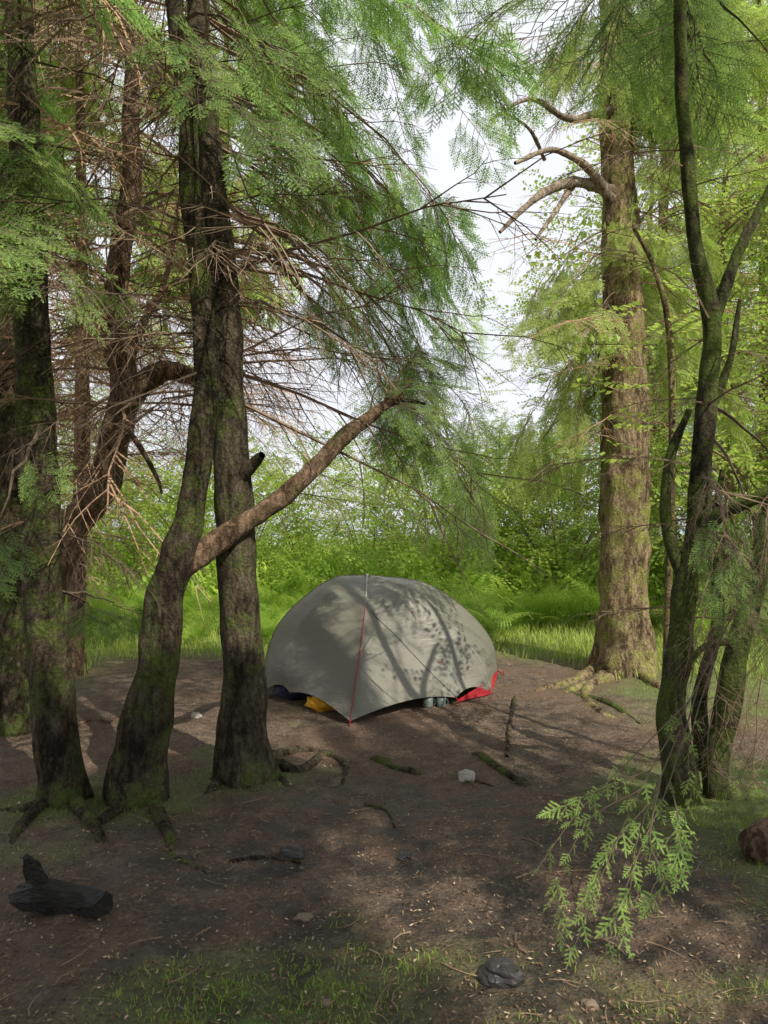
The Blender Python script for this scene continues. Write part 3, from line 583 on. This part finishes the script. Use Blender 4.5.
out(nt,princ(nt,ramp(nt,nn,[(.4,(.010,.009,.008)),(.6,(.04,.032,.028)),(.75,(.20,.15,.12))]),.5,mth(nt,'ADD',mth(nt,'MULTIPLY',vo.outputs['Distance'],.8),nn),1,.03,.5).outputs[0])
b=at(60,905,gd(912)); t=empty('burnt_log',(b[0],b[1],gz(b[0],b[1])),'charred black log lying on the ground at the lower left','log')
P=[at(18,900,3.08),at(32,892,3.08),at(58,896,3.12),at(84,903,3.1),at(104,906,3.05)]; V,T=tube(P,[.050,.066,.060,.058,.046],8,True); V=V+rng.normal(0,.006,V.shape); a=Acc();a.add(V,T); obj('log_body',a,M_char,t,False)
P=[at(44,890,3.12),at(36,878,3.1),at(30,868,3.07),at(26,857,3.05)]; V,T=tube(P,[.042,.036,.028,.014],6,True); V=V+rng.normal(0,.005,V.shape); a=Acc();a.add(V,T); obj('branch_stub',a,M_char,t,False)
M_cut=simple('cut_wood',(.22,.12,.07),.8,14,.4); 
P=np.array([[1.70,3.50,.085],[1.72,3.52,.087],[2.0,3.75,.09],[2.5,4.1,.09]]); t=empty('log',(1.7,3.5,0),'brown cut log end cut by the right edge of the view','log'); V,T=trunk(P,np.array([.082,.088,.09,.09]),22,.03,rough=.12,seed=2); a=Acc();a.add(V,T); obj('bark',a,M_barkD,t,True)
d=nrm(P[0]-P[2]); V,T=tube([P[0]-d*.05,P[0]+d*.004],[.084,.08],22,True); a=Acc();a.add(V,T); obj('cut_end',a,M_cut,t)
# ------------------------------------------------------------- tent
m,nt=mat('tent_fabric'); v=mapping(nt,(1,1,1)); c=mix(nt,noi(nt,v,1.6,3),(.185,.178,.142),(.225,.216,.175)); wr=noi(nt,mapping(nt,(1.5,1.5,5)),3,4,.6); p=princ(nt,c,.45,wr,.45,.025,.5); tr=nt.nodes.new('ShaderNodeBsdfTranslucent'); tr.inputs[0].default_value=(.26,.24,.17,1); s=nt.nodes.new('ShaderNodeMixShader'); s.inputs[0].default_value=.10; nt.links.new(p.outputs[0],s.inputs[1]); nt.links.new(tr.outputs[0],s.inputs[2]); out(nt,s.outputs[0]); M_fly=m
M_seam=simple('dark_seam',(.11,.10,.085),.7); M_seaml=simple('light_seam',(.40,.38,.33),.6); M_red=simple('red_webbing',(.42,.02,.03),.5,30,.2); M_or=simple('orange_fabric',(.8,.38,.02),.6,15,.3,.5,.02); M_in=simple('inner_fabric',(.05,.045,.045),.8); M_pot=simple('grey_green_enamel',(.16,.20,.17),.35,20,.15,.05,.002,.5); M_peg=simple('metal_peg',(.5,.1,.08),.35,30,.1,.1,.001,.5,.8)
AP=(-.15,6.95,1.035)
ribs=[[AP,(-.5,7.0,.985),(-.90,6.92,.66),(-1.04,6.82,.32),(-1.05,6.76,.04)],
 [AP,(-.42,6.78,.94),(-.72,6.56,.62),(-.80,6.42,.32),(-.78,6.38,.11)],
 [AP,(-.158,6.5,.80),(-.19,6.22,.50),(-.225,6.0,.25),(-.255,5.82,.025)],
 [AP,(-.12,6.53,.79),(.09,6.50,.57),(.35,6.46,.30),(.60,6.42,.06)],
 [AP,(.22,6.78,.93),(.55,6.72,.66),(.82,6.70,.33),(.93,6.72,.04)],
 [AP,(.36,7.1,.955),(.76,7.3,.69),(1.04,7.5,.36),(1.12,7.6,.04)],
 [AP,(.35,7.4,.93),(.7,7.8,.66),(.88,8.1,.32),(.9,8.2,.05)],
 [AP,(-.05,7.4,.84),(-.02,7.9,.5),(.0,8.25,.25),(.0,8.5,.03)],
 [AP,(-.5,7.35,.93),(-.8,7.7,.66),(-.95,7.95,.32),(-.97,8.0,.05)]]
RC=[cat(np.array(r),26) for r in ribs]; nr=len(RC); m_=10; cols=[]
ctr=np.array([0,7.1,.3])
for i in range(nr):
    A_,B_=RC[i],RC[(i+1)%nr]; A0,B0=RC[i-1],RC[(i+2)%nr]
    for j in range(m_):
        u=j/m_; lin=A_*(1-u)+B_*u; cr=.5*((2*A_)+(B_-A0)*u+(2*A0-5*A_+4*B_-B0)*u*u+(3*A_-A0-3*B_+B0)*u**3)
        w=.35 if i in (1,2,3,6,7) else .6; q=lin*(1-w)+cr*w; s=np.linspace(0,1,26)
        inn=nrm(ctr-q); q=q+inn*(.035*4*u*(1-u)*(s**1.2))[:,None]
        q[:,2]+=.05*4*u*(1-u)*(s**8); cols.append(q)
cols=np.array(cols); nc=len(cols); V=cols.reshape(-1,3); i=(np.arange(nc)[:,None]*26+np.arange(25)[None]).ravel(); j=(((np.arange(nc)+1)%nc)[:,None]*26+np.arange(25)[None]).ravel()
T=np.concatenate([np.stack([i,j,j+1],-1),np.stack([i,j+1,i+1],-1)])
tent=empty('tent',(0,7,gz(0,7)),'grey-brown dome tent with red trim pitched in the clearing','tent')
a=Acc(); a.add(V,T); fly=obj('rain_fly',a,M_fly,tent,True)
def line(name,P,r,m,par=tent,sides=6):
    V,T=tube(P,r,sides,True); a=Acc(); a.add(V,T); return obj(name,a,m,par,True)
offs=lambda P,o=.006:np.array([p+nrm(p-ctr)*o for p in P])
line('zipper',offs(RC[2][6:],.003),.0032,M_red); line('seam',offs(RC[3][7:],.002),.0035,M_seam); line('seam',offs(RC[0][:],.001),.003,M_seam); line('seam',offs(RC[5][:],.001),.003,M_seam); line('seam',offs(RC[4],.001),.003,M_seaml)
line('ridge_strip',offs(RC[2][:7],.003),[.014,.014,.012,.010,.008,.006,.003],M_seaml)
c1,c2,c3=RC[3][-1],RC[4][-1],RC[5][-1]
def strip(name,P,Q,m):
    k=len(P); V=np.concatenate([P,Q]); i=np.arange(k-1); a=Acc(); a.add(V,np.concatenate([np.stack([i,i+1,i+1+k],-1),np.stack([i,i+1+k,i+k],-1)])); return obj(name,a,m,tent,True)
tt=np.linspace(0,1,10)[:,None]; cc=c2+[.0,-.01,-.02]; lo=c1*(1-tt)+cc*tt; lo[:,2]=.02; hi=RC[3][-1]*(1-tt)+RC[4][-5]*tt; hi=offs(hi,.008); hi[:,2]=np.minimum(hi[:,2],.04+.08*tt[:,0]); strip('red_corner_panel',lo,hi,M_red)
lo=cc*(1-tt)+(c3+[.0,0,-.02])*tt; lo[:,2]=.02; hi=offs((RC[4][-5]*(1-tt)+RC[5][-2]*tt),.006); hi[:,2]=np.minimum(hi[:,2],.12-.08*tt[:,0]); strip('red_corner_panel',lo,hi,M_red)
base=np.array([(-.92,6.95),(-.70,6.62),(.1,6.62),(.72,6.85),(.95,7.6),(.75,8.0),(-.8,7.95)]); a=Acc(); n=len(base)
Vv=[[x,y,.01] for x,y in base]+[[x*.98,7.2+(y-7.2)*.97,.22] for x,y in base]+[[x*.45,7.1+(y-7.1)*.35,.85] for x,y in base]; Tt=[]
for l in range(2):
    for k in range(n): k2=(k+1)%n; Tt+= [[l*n+k,l*n+k2,(l+1)*n+k2],[l*n+k,(l+1)*n+k2,(l+1)*n+k]]
for k in range(1,n-1): Tt.append([2*n,2*n+k,2*n+k+1])
a.add(Vv,Tt); obj('inner_tent',a,M_in,tent)
def peg(p,d):
    p=np.array(p,float); V,T=tube([p+[0,0,-.03],p+[0,0,.035],p+np.array(d)*.02+[0,0,.04]],[.004,.004,.004],6,True); a=Acc(); a.add(V,T); obj('peg',a,M_peg,tent)
for k,d in ((0,(-.08,-.02,0)),(2,(0,-.09,0)),(3,(.02,-.07,0)),(5,(.06,.02,0))):
    e=RC[k][-1]; g_=e+np.array(d); g_[2]=gz(g_[0],g_[1])+.01; V,T=tube([e,g_],[.006,.004],4,True); a=Acc(); a.add(V,T); obj('guy_loop',a,M_red,tent); peg(g_,(1,0,0))
for px,py,Yv in ((309,660,6.47),(438,663,6.50),(411,612,6.62)):
    p=at(px,py,Yv-.06); V,T=tube([p,p+[.012,-.01,.006],p+[.02,0,-.012]],[.004,.004,.004],5,True); a=Acc(); a.add(V,T); obj('guy_loop',a,M_red,tent)
def blob(name,c,rx,ry,rz,m,label,cat_):
    nu,nv=18,10; V=[]
    for i in range(nv+1):
        ph=math.pi*i/nv
        for j in range(nu):
            th=2*math.pi*j/nu; d=Vector((math.sin(ph)*math.cos(th),math.sin(ph)*math.sin(th),math.cos(ph))); k=1+.6*noise.noise(d*2.6); V.append([d[0]*rx*k,d[1]*ry*k,d[2]*rz*k-(d[0]*.25*rz)])
    i=(np.arange(nv)[:,None]*nu+np.arange(nu)[None]).ravel(); j=(np.arange(nv)[:,None]*nu+(np.arange(nu)[None]+1)%nu).ravel()
    a=Acc(); a.add(V,np.concatenate([np.stack([i,i+nu,j+nu],-1),np.stack([i,j+nu,j],-1)])); o=obj(name,a,m,smooth=True); o.location=c; tag(o,label,cat_)
blob('orange_bag',(-.50,6.24,.045),.12,.09,.055,M_or,'orange bag poking out under the left side of the tent fly','bag')
blob('dark_bag',(-.80,6.62,.06),.14,.1,.07,simple('navy_fabric',(.03,.03,.05),.7),'dark bag under the far left edge of the tent fly','bag')
def mug(x,y,h,r,label):
    z=gz(x,y); a=Acc(); pr=[(0,.002),(r*.9,.002),(r,.01),(r,h),(r*.93,h),(r*.9,.012),(0,.012)]; n=18; V=[];
    for (rr,zz) in pr:
        for j in range(n): th=2*math.pi*j/n; V.append([x+rr*math.cos(th),y+rr*math.sin(th),z+zz])
    i=(np.arange(len(pr)-1)[:,None]*n+np.arange(n)[None]).ravel(); j=(np.arange(len(pr)-1)[:,None]*n+(np.arange(n)[None]+1)%n).ravel(); a.add(V,np.concatenate([np.stack([i,j,j+n],-1),np.stack([i,j+n,i+n],-1)]))
    t=empty('camping_mug',(x,y,z),label,'mug'); obj('cup',a,M_pot,t,True); th=np.linspace(-1.4,1.4,9); V,T=tube([[x+r+.022*math.cos(q)-.004,y,z+h*.5+h*.32*math.sin(q)] for q in th],.003,6,True); a=Acc(); a.add(V,T); obj('handle',a,M_pot,t,True)
mug(.36,6.33,.085,.042,'left grey-green camping mug beside the tent door'); mug(.47,6.36,.08,.04,'right grey-green camping mug beside the tent door')
# ------------------------------------------------------------- camera, light
cam=bpy.data.cameras.new('camera'); co=bpy.data.objects.new('camera',cam); C.objects.link(co); co.location=(0,0,CZ); co.rotation_euler=(math.radians(90),0,0); cam.sensor_fit='VERTICAL'; cam.sensor_height=24; cam.lens=24*FP/1024; cam.clip_end=5000; cam.clip_start=.05; bpy.context.scene.camera=co
su=bpy.data.lights.new('sun','SUN'); su.energy=5; su.angle=math.radians(.5); su.color=(1,.94,.80); so=bpy.data.objects.new('sun',su); C.objects.link(so); so.rotation_euler=Vector(SUN).to_track_quat('Z','Y').to_euler()
w=bpy.data.worlds.new('World'); bpy.context.scene.world=w; w.use_nodes=True; nt=w.node_tree; bg=nt.nodes['Background']; sk=nt.nodes.new('ShaderNodeTexSky'); sk.sky_type='NISHITA'; sk.sun_disc=False; sk.sun_elevation=math.asin(SUN[2]); sk.sun_rotation=math.atan2(SUN[0],SUN[1]); sk.dust_density=3.0
tc=nt.nodes.new('ShaderNodeTexCoord'); cn=noi(nt,tc.outputs['Generated'],2.2,6,.6); cf=ramp(nt,cn,[(.30,(.85,.85,.85)),(.55,(1,1,1))])
nt.links.new(mix(nt,cf,sk.outputs[0],(6.7,6.85,7.4)),bg.inputs[0]); bg.inputs[1].default_value=.15
vs=bpy.context.scene.view_settings; vs.view_transform='Standard'; vs.look='None'; vs.exposure=0; vs.gamma=1
